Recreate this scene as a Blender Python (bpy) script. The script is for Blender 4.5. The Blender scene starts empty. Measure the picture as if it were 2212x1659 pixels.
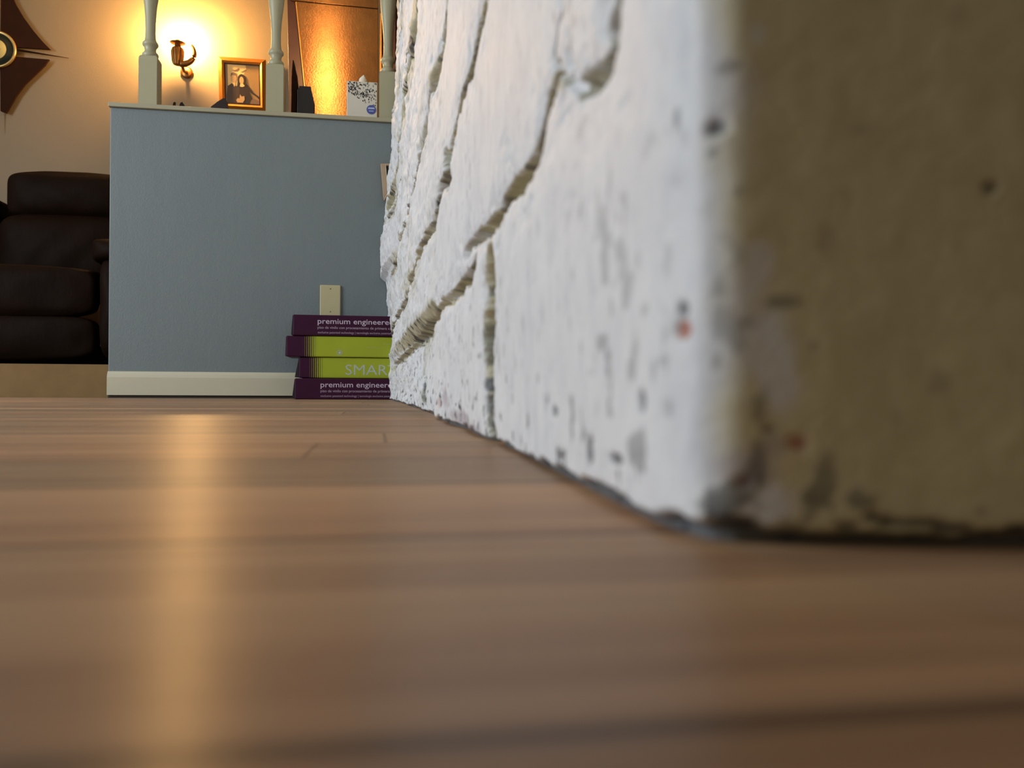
import bpy, bmesh, math, random
import numpy as np
from mathutils import Vector, Matrix

# ------------------------------------------------------------------ camera, world, lights, exposure
W, H, FPX = 2212.0, 1659.0, 1790.0
CAMZ = 0.040
TH, PH, RO = math.radians(9.35), math.atan((838.5 - 829.5) / FPX), 0.0055
sc = bpy.context.scene
r0 = Vector((math.cos(TH), -math.sin(TH), 0)); f0 = Vector((math.sin(TH), math.cos(TH), 0)); z0 = Vector((0, 0, 1))
FW = f0 * math.cos(PH) + z0 * math.sin(PH)
u0 = z0 * math.cos(PH) - f0 * math.sin(PH)
RT = r0 * math.cos(RO) + u0 * math.sin(RO)
UP = u0 * math.cos(RO) - r0 * math.sin(RO)
cd = bpy.data.cameras.new('camera'); cam = bpy.data.objects.new('camera', cd)
sc.collection.objects.link(cam)
cam.matrix_world = Matrix(((RT.x, UP.x, -FW.x, 0), (RT.y, UP.y, -FW.y, 0), (RT.z, UP.z, -FW.z, CAMZ), (0, 0, 0, 1)))
cd.sensor_width = 36; cd.lens = FPX / W * 36; cd.clip_start = 0.01; cd.clip_end = 50
cd.dof.use_dof = True; cd.dof.focus_distance = 2.5; cd.dof.aperture_fstop = 8.5
sc.camera = cam

w = bpy.data.worlds.new('world'); sc.world = w; w.use_nodes = True
w.node_tree.nodes['Background'].inputs[0].default_value = (0.92, 0.82, 0.64, 1)
w.node_tree.nodes['Background'].inputs[1].default_value = 0.24
sc.view_settings.view_transform = 'Standard'; sc.view_settings.look = 'None'
sc.view_settings.gamma = 1; sc.view_settings.use_curve_mapping = False
sc.view_settings.exposure = 0.0

def light(name, kind, loc, energy, color, target=None, size=0.1, size_y=None):
    ld = bpy.data.lights.new(name, kind); ld.energy = energy; ld.color = color
    if kind == 'AREA':
        ld.shape = 'RECTANGLE'; ld.size = size; ld.size_y = size_y or size
    else:
        ld.shadow_soft_size = size
    o = bpy.data.objects.new(name, ld); sc.collection.objects.link(o); o.location = loc
    if target is not None:
        o.rotation_euler = (Vector(target) - Vector(loc)).to_track_quat('-Z', 'Y').to_euler()
    return o
# daylight through the window of the left wall, and through the room's other opening beyond the half wall
light('window_daylight', 'AREA', (-3.35, 1.25, 1.35), 112, (0.79, 0.91, 1.0), (0.0, 1.25, 1.0), 1.5, 1.3)
light('upper_room_daylight', 'AREA', (-3.35, 3.6, 1.6), 0.5, (0.82, 0.92, 1.0), (0, 3.9, 1.0), 1.0, 1.2)

# ------------------------------------------------------------------ pixel -> place helpers
def ray(px, py):
    d = FW + RT * ((px - W / 2) / FPX) + UP * (-(py - H / 2) / FPX)
    return d
def at(px, py, Y):                      # the point of the plane y = Y seen there
    d = ray(px, py); t = Y / d.y
    return Vector((d.x * t, Y, CAMZ + d.z * t))

# ------------------------------------------------------------------ material helpers
def lin(c):
    return tuple(((v / 255) / 12.92 if v / 255 <= .04045 else ((v / 255 + .055) / 1.055) ** 2.4) for v in c) + (1,)
class NT:
    def __init__(s, name):
        s.m = bpy.data.materials.new(name); s.m.use_nodes = True; s.t = s.m.node_tree
        s.b = s.t.nodes['Principled BSDF']
    def n(s, kind, **kw):
        nd = s.t.nodes.new(kind)
        for k, v in kw.items(): setattr(nd, k, v)
        return nd
    def l(s, a, b): s.t.links.new(a, b)
    def math(s, op, a, b=None, c=None, clamp=False):
        nd = s.n('ShaderNodeMath', operation=op, use_clamp=clamp)
        for i, v in enumerate((a, b, c)):
            if v is None: continue
            if isinstance(v, (int, float)): nd.inputs[i].default_value = v
            else: s.l(v, nd.inputs[i])
        return nd.outputs[0]
    def mix(s, f, a, b, mode='MIX'):
        nd = s.n('ShaderNodeMix', data_type='RGBA', blend_type=mode)
        for i, v in ((0, f), (6, a), (7, b)):
            if isinstance(v, (int, float, tuple)): nd.inputs[i].default_value = v
            else: s.l(v, nd.inputs[i])
        return nd.outputs[2]
    def noise(s, vec, scale, detail=4, rough=.55):
        nd = s.n('ShaderNodeTexNoise'); nd.inputs['Scale'].default_value = scale
        nd.inputs['Detail'].default_value = detail; nd.inputs['Roughness'].default_value = rough
        if vec is not None: s.l(vec, nd.inputs['Vector'])
        return nd.outputs['Fac']
    def coord(s, scale=(1, 1, 1), kind='Object'):
        tc = s.n('ShaderNodeTexCoord'); mp = s.n('ShaderNodeMapping'); mp.inputs['Scale'].default_value = scale
        s.l(tc.outputs[kind], mp.inputs['Vector']); return mp.outputs[0]
    def ramp(s, f, stops):
        nd = s.n('ShaderNodeValToRGB'); cr = nd.color_ramp
        while len(cr.elements) < len(stops): cr.elements.new(.5)
        for e, (p, c) in zip(cr.elements, stops): e.position = p; e.color = c
        s.l(f, nd.inputs[0]); return nd.outputs[0]
    def col(s, v):
        if isinstance(v, tuple): s.b.inputs['Base Color'].default_value = v
        else: s.l(v, s.b.inputs['Base Color'])
    def rough(s, v):
        if isinstance(v, (int, float)): s.b.inputs['Roughness'].default_value = v
        else: s.l(v, s.b.inputs['Roughness'])
    def bump(s, h, strength, dist):
        b = s.n('ShaderNodeBump'); b.inputs['Strength'].default_value = strength; b.inputs['Distance'].default_value = dist
        s.l(h, b.inputs['Height']); s.l(b.outputs[0], s.b.inputs['Normal'])
def plain(name, rgb, rough=.6, metal=0, vary=.12, scale=30, bump=.1, dist=.001):
    m = NT(name); c = lin(rgb); v = m.coord()
    n = m.noise(v, scale)
    dk = tuple(x * (1 - vary) for x in c[:3]) + (1,); lt = tuple(min(1, x * (1 + vary)) for x in c[:3]) + (1,)
    m.col(m.mix(n, dk, lt)); m.rough(rough); m.b.inputs['Metallic'].default_value = metal
    if bump: m.bump(m.noise(v, scale * 4), bump, dist)
    return m.m

# ------------------------------------------------------------------ mesh helpers
C = sc.collection
def tag(o, label=None, cat=None, group=None, kind=None):
    for k, v in (('label', label), ('category', cat), ('group', group), ('kind', kind)):
        if v: o[k] = v
    return o
def thing(name, label, cat, loc=(0, 0, 0), group=None, rotz=0):
    o = bpy.data.objects.new(name, None); C.objects.link(o); o.empty_display_size = .05
    o.location = loc; o.rotation_euler = (0, 0, rotz)
    return tag(o, label, cat, group)
def link(name, bm, mats, parent=None, smooth=False, loc=None):
    me = bpy.data.meshes.new(name); bmesh.ops.recalc_face_normals(bm, faces=bm.faces[:]); bm.to_mesh(me); bm.free()
    for m in (mats if isinstance(mats, (list, tuple)) else [mats]): me.materials.append(m)
    if smooth:
        for p in me.polygons: p.use_smooth = True
    o = bpy.data.objects.new(name, me); C.objects.link(o)
    if parent is not None: o.parent = parent
    if loc is not None: o.location = loc
    return o
def box(bm, a, b, bev=0, seg=2, mi=0, mat=None):
    c = [(x, y, z) for x in (a[0], b[0]) for y in (a[1], b[1]) for z in (a[2], b[2])]
    t = bmesh.new(); vs = [t.verts.new(p) for p in c]
    for f in ((0, 1, 3, 2), (4, 6, 7, 5), (0, 4, 5, 1), (2, 3, 7, 6), (0, 2, 6, 4), (1, 5, 7, 3)): t.faces.new([vs[i] for i in f])
    if bev: bmesh.ops.bevel(t, geom=t.edges[:], offset=bev, segments=seg, profile=.5, affect='EDGES')
    merge(bm, t, mi, mat)
def merge(bm, t, mi=0, mat=None):
    if mat is not None: bmesh.ops.transform(t, matrix=mat, verts=t.verts[:])
    mp = {v: bm.verts.new(v.co) for v in t.verts}
    for f in t.faces:
        try: nf = bm.faces.new([mp[v] for v in f.verts]); nf.material_index = mi; nf.smooth = f.smooth
        except ValueError: pass
    t.free()
def lathe(bm, prof, cx=0, cy=0, seg=28, mi=0, mat=None, caps=True):
    t = bmesh.new(); rings = []
    for r, z in prof:
        rings.append([t.verts.new((cx + r * math.cos(2 * math.pi * k / seg), cy + r * math.sin(2 * math.pi * k / seg), z)) for k in range(seg)])
    for a, b in zip(rings, rings[1:]):
        for k in range(seg): t.faces.new((a[k], a[(k + 1) % seg], b[(k + 1) % seg], b[k]))
    if caps: t.faces.new(rings[0][::-1]); t.faces.new(rings[-1])
    for f in t.faces: f.smooth = True
    merge(bm, t, mi, mat)
def tube(bm, pts, rad, seg=10, mi=0):
    pts = [Vector(p) for p in pts]; rings = []
    t = bmesh.new()
    for i, p in enumerate(pts):
        d = (pts[min(i + 1, len(pts) - 1)] - pts[max(i - 1, 0)]).normalized()
        a = d.cross(Vector((0, 0, 1)) if abs(d.z) < .9 else Vector((1, 0, 0))).normalized(); b = d.cross(a)
        r = rad[i] if isinstance(rad, (list, tuple)) else rad
        rings.append([t.verts.new(p + (a * math.cos(2 * math.pi * k / seg) + b * math.sin(2 * math.pi * k / seg)) * r) for k in range(seg)])
    for a, b in zip(rings, rings[1:]):
        for k in range(seg): t.faces.new((a[k], a[(k + 1) % seg], b[(k + 1) % seg], b[k]))
    t.faces.new(rings[0][::-1]); t.faces.new(rings[-1])
    for f in t.faces: f.smooth = True
    merge(bm, t, mi)
def prism(bm, pts, y0, y1, mi=0, bev=0):     # outline in x,z pushed from y0 to y1
    t = bmesh.new()
    a = [t.verts.new((x, y0, z)) for x, z in pts]; b = [t.verts.new((x, y1, z)) for x, z in pts]
    t.faces.new(a); t.faces.new(b[::-1]); n = len(pts)
    for k in range(n): t.faces.new((a[k], b[k], b[(k + 1) % n], a[(k + 1) % n]))
    if bev: bmesh.ops.bevel(t, geom=t.edges[:], offset=bev, segments=2, profile=.5, affect='EDGES')
    merge(bm, t, mi)
def struct(name, bm, m, smooth=False): return tag(link(name, bm, m, None, smooth), kind='structure')
def ell(cx, cz, rx, rz, n=14, rot=0):
    return [(cx + rx * math.cos(t) * math.cos(rot) - rz * math.sin(t) * math.sin(rot),
             cz + rx * math.cos(t) * math.sin(rot) + rz * math.sin(t) * math.cos(rot)) for t in (2 * math.pi * k / n for k in range(n))]

# ------------------------------------------------------------------ layout
YW = 2.95            # face of the blue half wall
YB = 4.60            # back wall of the raised room
YR = YW + .02        # riser face
ZP = 0.112           # raised floor
xl = at(235, 600, YW).x
ZC = at(500, 238, YW - .018).z    # cap underside seen there (fixed below)
def zt(px, py, Y): return at(px, py, Y).z
ztop = at(235, 231, YW).z         # top of the blue wall

# ---- materials of the setting
def floor_material():
    m = NT('wood_plank_vinyl')
    tc = m.n('ShaderNodeTexCoord'); sp = m.n('ShaderNodeSeparateXYZ'); m.l(tc.outputs['Object'], sp.inputs[0])
    yy = m.math('DIVIDE', m.math('ADD', sp.outputs[1], .0340), .128)
    row = m.math('FLOOR', yy); fr = m.math('FRACT', yy)
    wn = m.n('ShaderNodeTexWhiteNoise', noise_dimensions='1D'); m.l(row, wn.inputs['W'])
    xx = m.math('ADD', m.math('DIVIDE', sp.outputs[0], 1.22), m.math('MULTIPLY', wn.outputs[0], 7.3))
    xc = m.math('FLOOR', xx); xf = m.math('FRACT', xx)
    cb = m.n('ShaderNodeCombineXYZ'); m.l(row, cb.inputs[0]); m.l(xc, cb.inputs[1])
    wn2 = m.n('ShaderNodeTexWhiteNoise', noise_dimensions='2D'); m.l(cb.outputs[0], wn2.inputs['Vector'])
    # long grain
    cb2 = m.n('ShaderNodeCombineXYZ')
    m.l(m.math('MULTIPLY', sp.outputs[0], .9), cb2.inputs[0])
    m.l(m.math('MULTIPLY', sp.outputs[1], 22.0), cb2.inputs[1])
    m.l(m.math('MULTIPLY', row, 3.7), cb2.inputs[2])
    g = m.noise(cb2.outputs[0], 1.0, 6, .62)
    cb3 = m.n('ShaderNodeCombineXYZ')
    m.l(m.math('MULTIPLY', sp.outputs[0], 2.5), cb3.inputs[0]); m.l(m.math('MULTIPLY', sp.outputs[1], 120.0), cb3.inputs[1])
    m.l(m.math('MULTIPLY', row, 1.7), cb3.inputs[2])
    g2 = m.noise(cb3.outputs[0], 1.0, 4, .6)
    c1 = m.ramp(g, [(.25, lin((106, 76, 58))), (.45, lin((148, 114, 88))), (.58, lin((164, 138, 108))), (.75, lin((184, 152, 116)))])
    c2 = m.ramp(g, [(.25, lin((112, 70, 48))), (.5, lin((164, 118, 84))), (.75, lin((194, 152, 112)))])
    col = m.mix(m.math('SMOOTH_MIN', wn2.outputs[0], 1.0, .1), c1, c2)
    col = m.mix(.35, col, m.ramp(g2, [(.3, lin((104, 82, 66))), (.7, lin((196, 164, 128)))]))
    tone = m.math('MULTIPLY_ADD', wn2.outputs[0], .34, .80)
    cbt = m.n('ShaderNodeCombineXYZ')
    for i in range(3): m.l(tone, cbt.inputs[i])
    col = m.mix(1.0, col, cbt.outputs[0], 'MULTIPLY')
    dkp = m.math('MULTIPLY', m.math('LESS_THAN', row, .5), .55)     # the nearest rows are mixed towards a dark red-brown
    col = m.mix(dkp, col, lin((70, 44, 30)))
    e1 = m.math('MINIMUM', fr, m.math('SUBTRACT', 1.0, fr))
    e2 = m.math('MULTIPLY_ADD', m.math('MINIMUM', xf, m.math('SUBTRACT', 1.0, xf)), 9.5, .012)
    e = m.math('MINIMUM', e1, e2)
    seam = m.math('SUBTRACT', 1.0, m.math('DIVIDE', e, .030), clamp=True)
    col = m.mix(m.math('MULTIPLY', seam, .92), col, lin((52, 38, 30)))
    m.col(col)
    m.rough(m.math('MULTIPLY_ADD', g, .12, .39)); m.b.inputs['Anisotropic'].default_value = .87
    tg = m.n('ShaderNodeCombineXYZ'); tg.inputs[1].default_value = 1.0; m.l(tg.outputs[0], m.b.inputs['Tangent'])
    hgt = m.math('ADD', m.math('MULTIPLY', g2, .35), m.math('MULTIPLY', seam, -1.2))
    m.bump(hgt, .35, .0008)
    m.b.inputs['Specular IOR Level'].default_value = .85
    return m.m
def wall_paint(name, rgb, scale=260, strength=.35, seams=False):
    m = NT(name); v = m.coord(); c = lin(rgb)
    n = m.noise(v, 3, 3); dk = tuple(x * .95 for x in c[:3]) + (1,); lt = tuple(x * 1.05 for x in c[:3]) + (1,)
    m.col(m.mix(n, dk, lt)); m.rough(.55)
    a = m.noise(v, scale, 3); b = m.noise(m.coord((5, 5, 1.2)), 2.0, 4)
    m.bump(m.math('ADD', a, m.math('MULTIPLY', b, 2.2 if seams else .6)), strength, .0016)
    return m.m
M = {}
M['floor'] = floor_material()
M['blue'] = wall_paint('grey_blue_wall_paint', (114, 122, 123), 230, .5, True)
M['beige'] = wall_paint('pale_wall_paint', (132, 114, 84), 160, .3)
M['ceil'] = wall_paint('ceiling_paint', (205, 200, 190), 120, .3)
M['trim'] = plain('painted_trim', (194, 186, 162), .5, 0, .04, 20, .08)
M['riser'] = None
M['cap'] = plain('painted_cap', (160, 152, 126), .55, 0, .05, 20, .08)
M['gap'] = plain('shadow_gap_strip', (60, 50, 42), .9)

# ---- floor, raised floor, riser
bm = bmesh.new(); box(bm, (-3.5, -2.6, -.05), (2.2, YW + .09, 0)); struct('floor', bm, M['floor'])
bm = bmesh.new(); box(bm, (-3.5, YR + .02, -.05), (2.2, YB, ZP)); struct('floor_raised', bm, plain('brown_carpet', (96, 78, 60), .95, 0, .2, 200, .6, .004))
def riser_mat():
    m = NT('scuffed_riser_paint'); v = m.coord()
    base = m.mix(m.noise(v, 14, 5), lin((112, 84, 46)), lin((136, 106, 62)))
    sp = m.noise(m.coord((1, 1, .7)), 26, 2, .4)
    base = m.mix(m.math('MULTIPLY', m.math('GREATER_THAN', sp, .70), .8), base, lin((84, 58, 26)))
    m.col(base); m.rough(.8); m.bump(m.noise(v, 300), .3, .001); return m.m
bm = bmesh.new(); box(bm, (-3.5, YR, 0.0), (xl + .02, YR + .02, ZP)); struct('trim_1', bm, riser_mat())
# ---- half wall, cap, baseboard
bm = bmesh.new()
box(bm, (xl, YW, 0), (2.2, YW + .115, ztop), .003, 2); struct('wall_half', bm, M['blue'])
bm = bmesh.new()
box(bm, (xl - .004, YW - .010, ztop), (2.2, YW + .135, ztop + .0145), .002, 2); struct('trim_2', bm, M['cap'])
zb1 = at(300, 802.3, YW - .012).z; zb0 = at(300, 853.5, YW - .012).z
bm = bmesh.new()
t = [(YW, zb0), (YW - .013, zb0), (YW - .013, zb1 - .020), (YW - .010, zb1 - .010), (YW - .004, zb1), (YW, zb1)]
vs0 = [bm.verts.new((xl, y, z)) for y, z in t]; vs1 = [bm.verts.new((2.2, y, z)) for y, z in t]
for k in range(len(t)): bm.faces.new((vs0[k], vs1[k], vs1[(k + 1) % len(t)], vs0[(k + 1) % len(t)]))
bm.faces.new(vs0); bm.faces.new(vs1[::-1]); struct('baseboard_front', bm, M['trim'])
bm = bmesh.new(); box(bm, (xl + .002, YW - .006, 0), (2.2, YW, zb0)); struct('trim_3', bm, M['gap'])  # dark strip standing in for the shaded subfloor gap below the baseboard
ZCAP = ztop + .0145
# ---- shell
bm = bmesh.new(); box(bm, (-3.5, YB, -.05), (2.2, YB + .1, 2.6)); struct('wall_back', bm, M['beige'])
bm = bmesh.new()
wy0, wy1, wz0, wz1 = .5, 2.0, .7, 2.0
box(bm, (-3.6, -2.6, -.05), (-3.5, wy0, 2.6)); box(bm, (-3.6, wy1, -.05), (-3.5, YB, 2.6))
box(bm, (-3.6, wy0, -.05), (-3.5, wy1, wz0)); box(bm, (-3.6, wy0, wz1), (-3.5, wy1, 2.6)); struct('wall_left', bm, M['beige'])
bm = bmesh.new()
for a, b in (((wy0, wz0), (wy1, wz0 + .05)), ((wy0, wz1 - .05), (wy1, wz1)), ((wy0, wz0), (wy0 + .05, wz1)), ((wy1 - .05, wz0), (wy1, wz1)), ((1.22, wz0), (1.27, wz1))):
    box(bm, (-3.57, a[0], a[1]), (-3.52, b[0], b[1]), .004)
struct('window_1', bm, M['trim'])
bm = bmesh.new(); box(bm, (-3.5, -2.6, 2.6), (2.2, YB, 2.7)); struct('ceiling', bm, M['ceil'])
bm = bmesh.new(); box(bm, (2.2, -2.6, -.05), (2.3, YB, 2.6)); struct('wall_side', bm, M['beige'])

# ------------------------------------------------------------------ the painted stone wall
rng = np.random.RandomState(7)
prof = np.array([(.050, 2.945), (.054, 2.6), (.062, 2.0), (.070, 1.4), (.078, 1.08), (.087, .66), (.0865, .5), (.083, .32), (.0818, .250),
                 (.0822, .232), (.0838, .219), (.0870, .2085), (.0925, .2035), (.1138, .1985), (.163, .188), (.24, .181), (.6, .181)])
def smooth_profile(p, n=6000, k=25):
    d = np.r_[0, np.cumsum(np.hypot(*np.diff(p, axis=0).T))]
    s = np.linspace(0, d[-1], n); q = np.c_[np.interp(s, d, p[:, 0]), np.interp(s, d, p[:, 1])]
    return s, q
S, Q = smooth_profile(prof)
ker = np.hanning(15); ker /= ker.sum()
Qs = np.c_[np.convolve(np.pad(Q[:, 0], 7, 'edge'), ker, 'valid'), np.convolve(np.pad(Q[:, 1], 7, 'edge'), ker, 'valid')]
Tn = np.gradient(Qs, S, axis=0); Tn /= np.hypot(Tn[:, 0], Tn[:, 1])[:, None]
Nn = np.c_[Tn[:, 1], -Tn[:, 0]]            # outward (towards -x on the long face)
SL = S[-1]
def px_uv(px, py):
    d = ray(px, py); dx, dy = d.x, d.y
    cr = Qs[:, 0] * dy - Qs[:, 1] * dx
    idx = np.where(cr[:-1] * cr[1:] <= 0)[0]
    if not len(idx): return None
    best = None
    for i in idx:
        t_ = (Qs[i, 0] * dx + Qs[i, 1] * dy) / (dx * dx + dy * dy)
        if t_ > 0 and (best is None or t_ < best[0]): best = (t_, i)
    if best is None: return None
    return S[best[1]], CAMZ + best[0] * d.z, best[0]
def lattice(u, v, seed):
    r = np.random.RandomState(seed).rand(256, 256)
    ui = np.floor(u).astype(int); vi = np.floor(v).astype(int); fu = u - ui; fv = v - vi
    fu = fu * fu * (3 - 2 * fu); fv = fv * fv * (3 - 2 * fv)
    a = r[ui & 255, vi & 255]; b = r[(ui + 1) & 255, vi & 255]; c = r[ui & 255, (vi + 1) & 255]; d_ = r[(ui + 1) & 255, (vi + 1) & 255]
    return (a * (1 - fu) + b * fu) * (1 - fv) + (c * (1 - fu) + d_ * fu) * fv
def fbm(u, v, seed, oct=4, g=.5):
    s = 0; a = 1; tot = 0
    for k in range(oct):
        s = s + a * lattice(u * 2 ** k + 13.1 * k, v * 2 ** k + 7.7 * k, seed + k); tot += a; a *= g
    return s / tot
# columns and rows
us = [0.0]
while us[-1] < SL:
    y = np.interp(us[-1], S, Qs[:, 1]); x = np.interp(us[-1], S, Qs[:, 0])
    near = us[-1] > 2.6
    st = min(.0065, max(.0012, .0012 * (y / .28) ** 1.25))
    if x > .17: st = min(.02, .0014 + (x - .17) * .1)
    us.append(us[-1] + st)
us = np.array(us); us[-1] = SL
zs = [0.0]
while zs[-1] < 2.6: zs.append(zs[-1] + max(.0012, .0036 * zs[-1]))
zs = np.array(zs); zs[-1] = 2.6
U, Z = np.meshgrid(us, zs, indexing='ij')
BX = np.interp(U, S, Qs[:, 0]); BY = np.interp(U, S, Qs[:, 1])
NX = np.interp(U, S, Nn[:, 0]); NY = np.interp(U, S, Nn[:, 1])
GR = [  # traced bed and head joints: (pixel points, half width in metres, depth, bare-mortar strength)
 ([(1345, -20), (1326, 40), (1338, 90), (1332, 130), (1300, 170), (1262, 192)], .0045, .010, .75),
 ([(1262, 192), (1235, 180), (1212, 150)], .002, .004, .0),
 ([(1214, 148), (1205, 180), (1188, 235), (1180, 290), (1168, 335), (1148, 372), (1115, 410), (1095, 440), (1088, 475), (1055, 500), (1025, 522), (1008, 548)], .0062, .014, 1.0),
 ([(1035, 560), (1030, 585), (1005, 612), (985, 640), (960, 662)], .0075, .012, 1.0),
 ([(960, 662), (940, 688), (915, 707), (895, 732), (880, 750), (868, 765), (850, 790)], .010, .013, .9),
 ([(1068, 588), (1066, 660), (1062, 720), (1064, 770)], .019, .014, 1.1),
 ([(1064, 770), (1066, 835)], .014, .008, .35),
 ([(1066, 835), (1066, 900), (1070, 960)], .014, .013, .9),
 ([(1062, -20), (1045, 50), (1030, 110), (1015, 170), (1005, 205), (990, 260), (980, 300), (975, 345), (972, 380)], .0070, .013, 1.0),
 ([(972, 340), (962, 335), (966, 370), (975, 392)], .010, .010, 1.0),
 ([(972, 380), (950, 410), (945, 445), (940, 475), (930, 500), (915, 530), (906, 555), (903, 570), (895, 595), (885, 610), (878, 650), (866, 670), (855, 700), (845, 730)], .011, .013, .8),
 ([(968, -20), (962, 50), (955, 100), (942, 160), (936, 175)], .015, .013, .9),
 ([(936, 175), (925, 240), (915, 300), (905, 350), (900, 390), (892, 420), (885, 440), (878, 480), (872, 500), (865, 545), (857, 570), (850, 600), (848, 650)], .011, .012, .6),
 ([(905, -20), (900, 60), (890, 120), (880, 200), (870, 240), (868, 290), (862, 340), (860, 380), (855, 420), (848, 460), (843, 500)], .034, .020, 1.2),
 ([(958, 690), (958, 780), (959, 905)], .004, .004, .1),
 ([(900, 785), (902, 830), (903, 872)], .006, .008, .6),
 ([(881, 790), (880, 865)], .006, .006, .3),
 ([(943, 480), (942, 560), (942, 655)], .004, .004, .0),
 ([(1225, -10), (1212, 60), (1203, 120), (1206, 150)], .003, .005, .2),
]
segs = []
for pts, hw, dep, mo in GR:
    q = [px_uv(*p) for p in pts]; q = [p for p in q if p is not None]
    for a, b in zip(q, q[1:]): segs.append((a[0], a[1], b[0], b[1], hw, dep, mo))
# joints beyond what was traced: upper courses
def ycol(u): return float(np.interp(u, S, Qs[:, 1]))
bed = [.29 + .135 * k for k in range(18)]
rr = random.Random(5)
for kb, zb_ in enumerate(bed):
    u = 0.0
    while u < SL:
        u2 = min(SL, u + .08)
        if zb_ > CAMZ + .49 * ycol(u) + .03 or (ycol(u) > 2.0 and zb_ > .5):
            z1 = zb_ + .006 * math.sin(u * 9 + kb); z2 = zb_ + .006 * math.sin(u2 * 9 + kb)
            segs.append((u, z1, u2, z2, .008, .012, .8))
        u = u2
    u = rr.uniform(.1, .4)
    while u < SL:
        if zb_ > CAMZ + .49 * ycol(u) + .03 or (ycol(u) > 2.0 and zb_ > .5):
            segs.append((u, zb_, u + rr.uniform(-.01, .01), zb_ + .135, .006, .009, .5))
        u += rr.uniform(.28, .42)
nz1 = fbm(U * 60, Z * 60, 3); nz2 = fbm(U * 220, Z * 220, 11, 3)
D = np.full(U.shape, 1e3); GD = np.zeros(U.shape); MO = np.zeros(U.shape)
warp = (nz1 - .5) * .011 * np.clip(BY / .7, .35, 1) + (nz2 - .5) * .003
for (ua, za, ub, zb_, hw, dep, mo) in segs:
    m_ = .05 + hw * 3
    i0, i1 = np.searchsorted(us, (min(ua, ub) - m_, max(ua, ub) + m_)); j0, j1 = np.searchsorted(zs, (min(za, zb_) - m_, max(za, zb_) + m_))
    if i1 <= i0 or j1 <= j0: continue
    sl = (slice(i0, i1), slice(j0, j1)); pu, pz = U[sl], Z[sl]
    du, dz = ub - ua, zb_ - za; L2 = du * du + dz * dz + 1e-12
    t_ = np.clip(((pu - ua) * du + (pz - za) * dz) / L2, 0, 1)
    dd = np.hypot(pu - ua - t_ * du, pz - za - t_ * dz) + warp[sl]
    g = np.clip((1.12 - dd / hw) * 2.4, 0, 1); g = g * g * (3 - 2 * g)
    GD[sl] = np.maximum(GD[sl], g * dep); MO[sl] = np.maximum(MO[sl], np.clip((1.30 - dd / hw) * 5, 0, 1) * mo)
    D[sl] = np.minimum(D[sl], np.maximum(dd - hw, 0))
pillow = 1 - np.exp(-D / .012)
front = np.clip((U - (SL - .53)) / .02, 0, 1)
lay = fbm(U * 2.2, Z * 26, 21, 3)
edge = np.exp(-D / .010)
disp = -GD + .004 * pillow + (fbm(U * 7, Z * 8, 31, 2) - .5) * .008 * np.clip(BY / .6, .3, 1.3) + (nz1 - .5) * (.0006 + .0030 * edge) + (nz2 - .5) * (.0003 + .0010 * edge)
far = np.clip((BY - .9) / .8, 0, 1)
disp += far * ((nz1 - .5) * .006 + (fbm(U * 24, Z * 30, 141, 3) - .5) * .012)
disp += (lay - .5) * .010 * np.clip((BY - .8) / 1.0, 0, 1)
# ragged chips near joints and edges
chip = np.clip((fbm(U * 45, Z * 45, 51, 3) - .62) * 8, 0, 1) * np.exp(-D / .02)
disp -= chip * .004
# far end, stone by stone (stones that stick out at different heights)
zt_ = np.array([0, .145, .15, .20, .21, .255, .40, .41, .425, .54, .545, .64, .71, .80, .88, .98, .985, 1.07, 1.35, 1.6, 2.6])
xt_ = np.array([.05, .046, .052, .055, .046, .045, .043, .040, .019, .019, .030, .034, .043, .048, .053, .056, .066, .071, .080, .08, .08])
wf = np.clip((BY - 2.2) / .55, 0, 1); wf = wf * wf * (3 - 2 * wf)
disp += wf * (.050 - np.interp(Z, zt_, xt_))
# the bottom course beyond the second stone sits further back
wb = np.clip((BY - 1.085) / .012, 0, 1) * np.clip((2.75 - BY) / .7, 0, 1) * np.clip((.155 - Z) / .02, 0, 1)
disp -= wb * .016
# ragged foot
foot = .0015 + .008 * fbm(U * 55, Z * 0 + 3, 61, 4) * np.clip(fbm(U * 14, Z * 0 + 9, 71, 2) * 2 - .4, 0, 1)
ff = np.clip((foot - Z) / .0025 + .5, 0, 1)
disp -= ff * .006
R = np.clip(MO - .6 * np.clip((fbm(U * 34, Z * 34, 81, 3) - .58) * 9, 0, 1), 0, 1)      # bare mortar
R = np.maximum(R, np.clip((BY - 1.08) / .02, 0, 1) * np.clip((2.75 - BY) / .7, 0, 1) * np.clip(1.6 - np.abs(Z - .146 + (nz1 - .5) * .014) / .011, 0, 1))
R = np.maximum(R, far * np.exp(-D / .035) * np.clip((fbm(U * 12, Z * 22, 151, 3) - .52) * 9, 0, 1) * .9)
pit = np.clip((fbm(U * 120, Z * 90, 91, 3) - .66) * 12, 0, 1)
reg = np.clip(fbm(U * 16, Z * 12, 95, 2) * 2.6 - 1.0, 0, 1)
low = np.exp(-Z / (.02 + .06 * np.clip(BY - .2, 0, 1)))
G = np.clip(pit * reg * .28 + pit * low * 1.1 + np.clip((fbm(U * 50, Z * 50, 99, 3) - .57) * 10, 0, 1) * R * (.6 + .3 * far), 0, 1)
G = np.maximum(G, ff * .9)  # shadow gap under the ragged foot painted in as dark colour
Bc = np.zeros(U.shape)
OR = np.zeros(U.shape)
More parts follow.
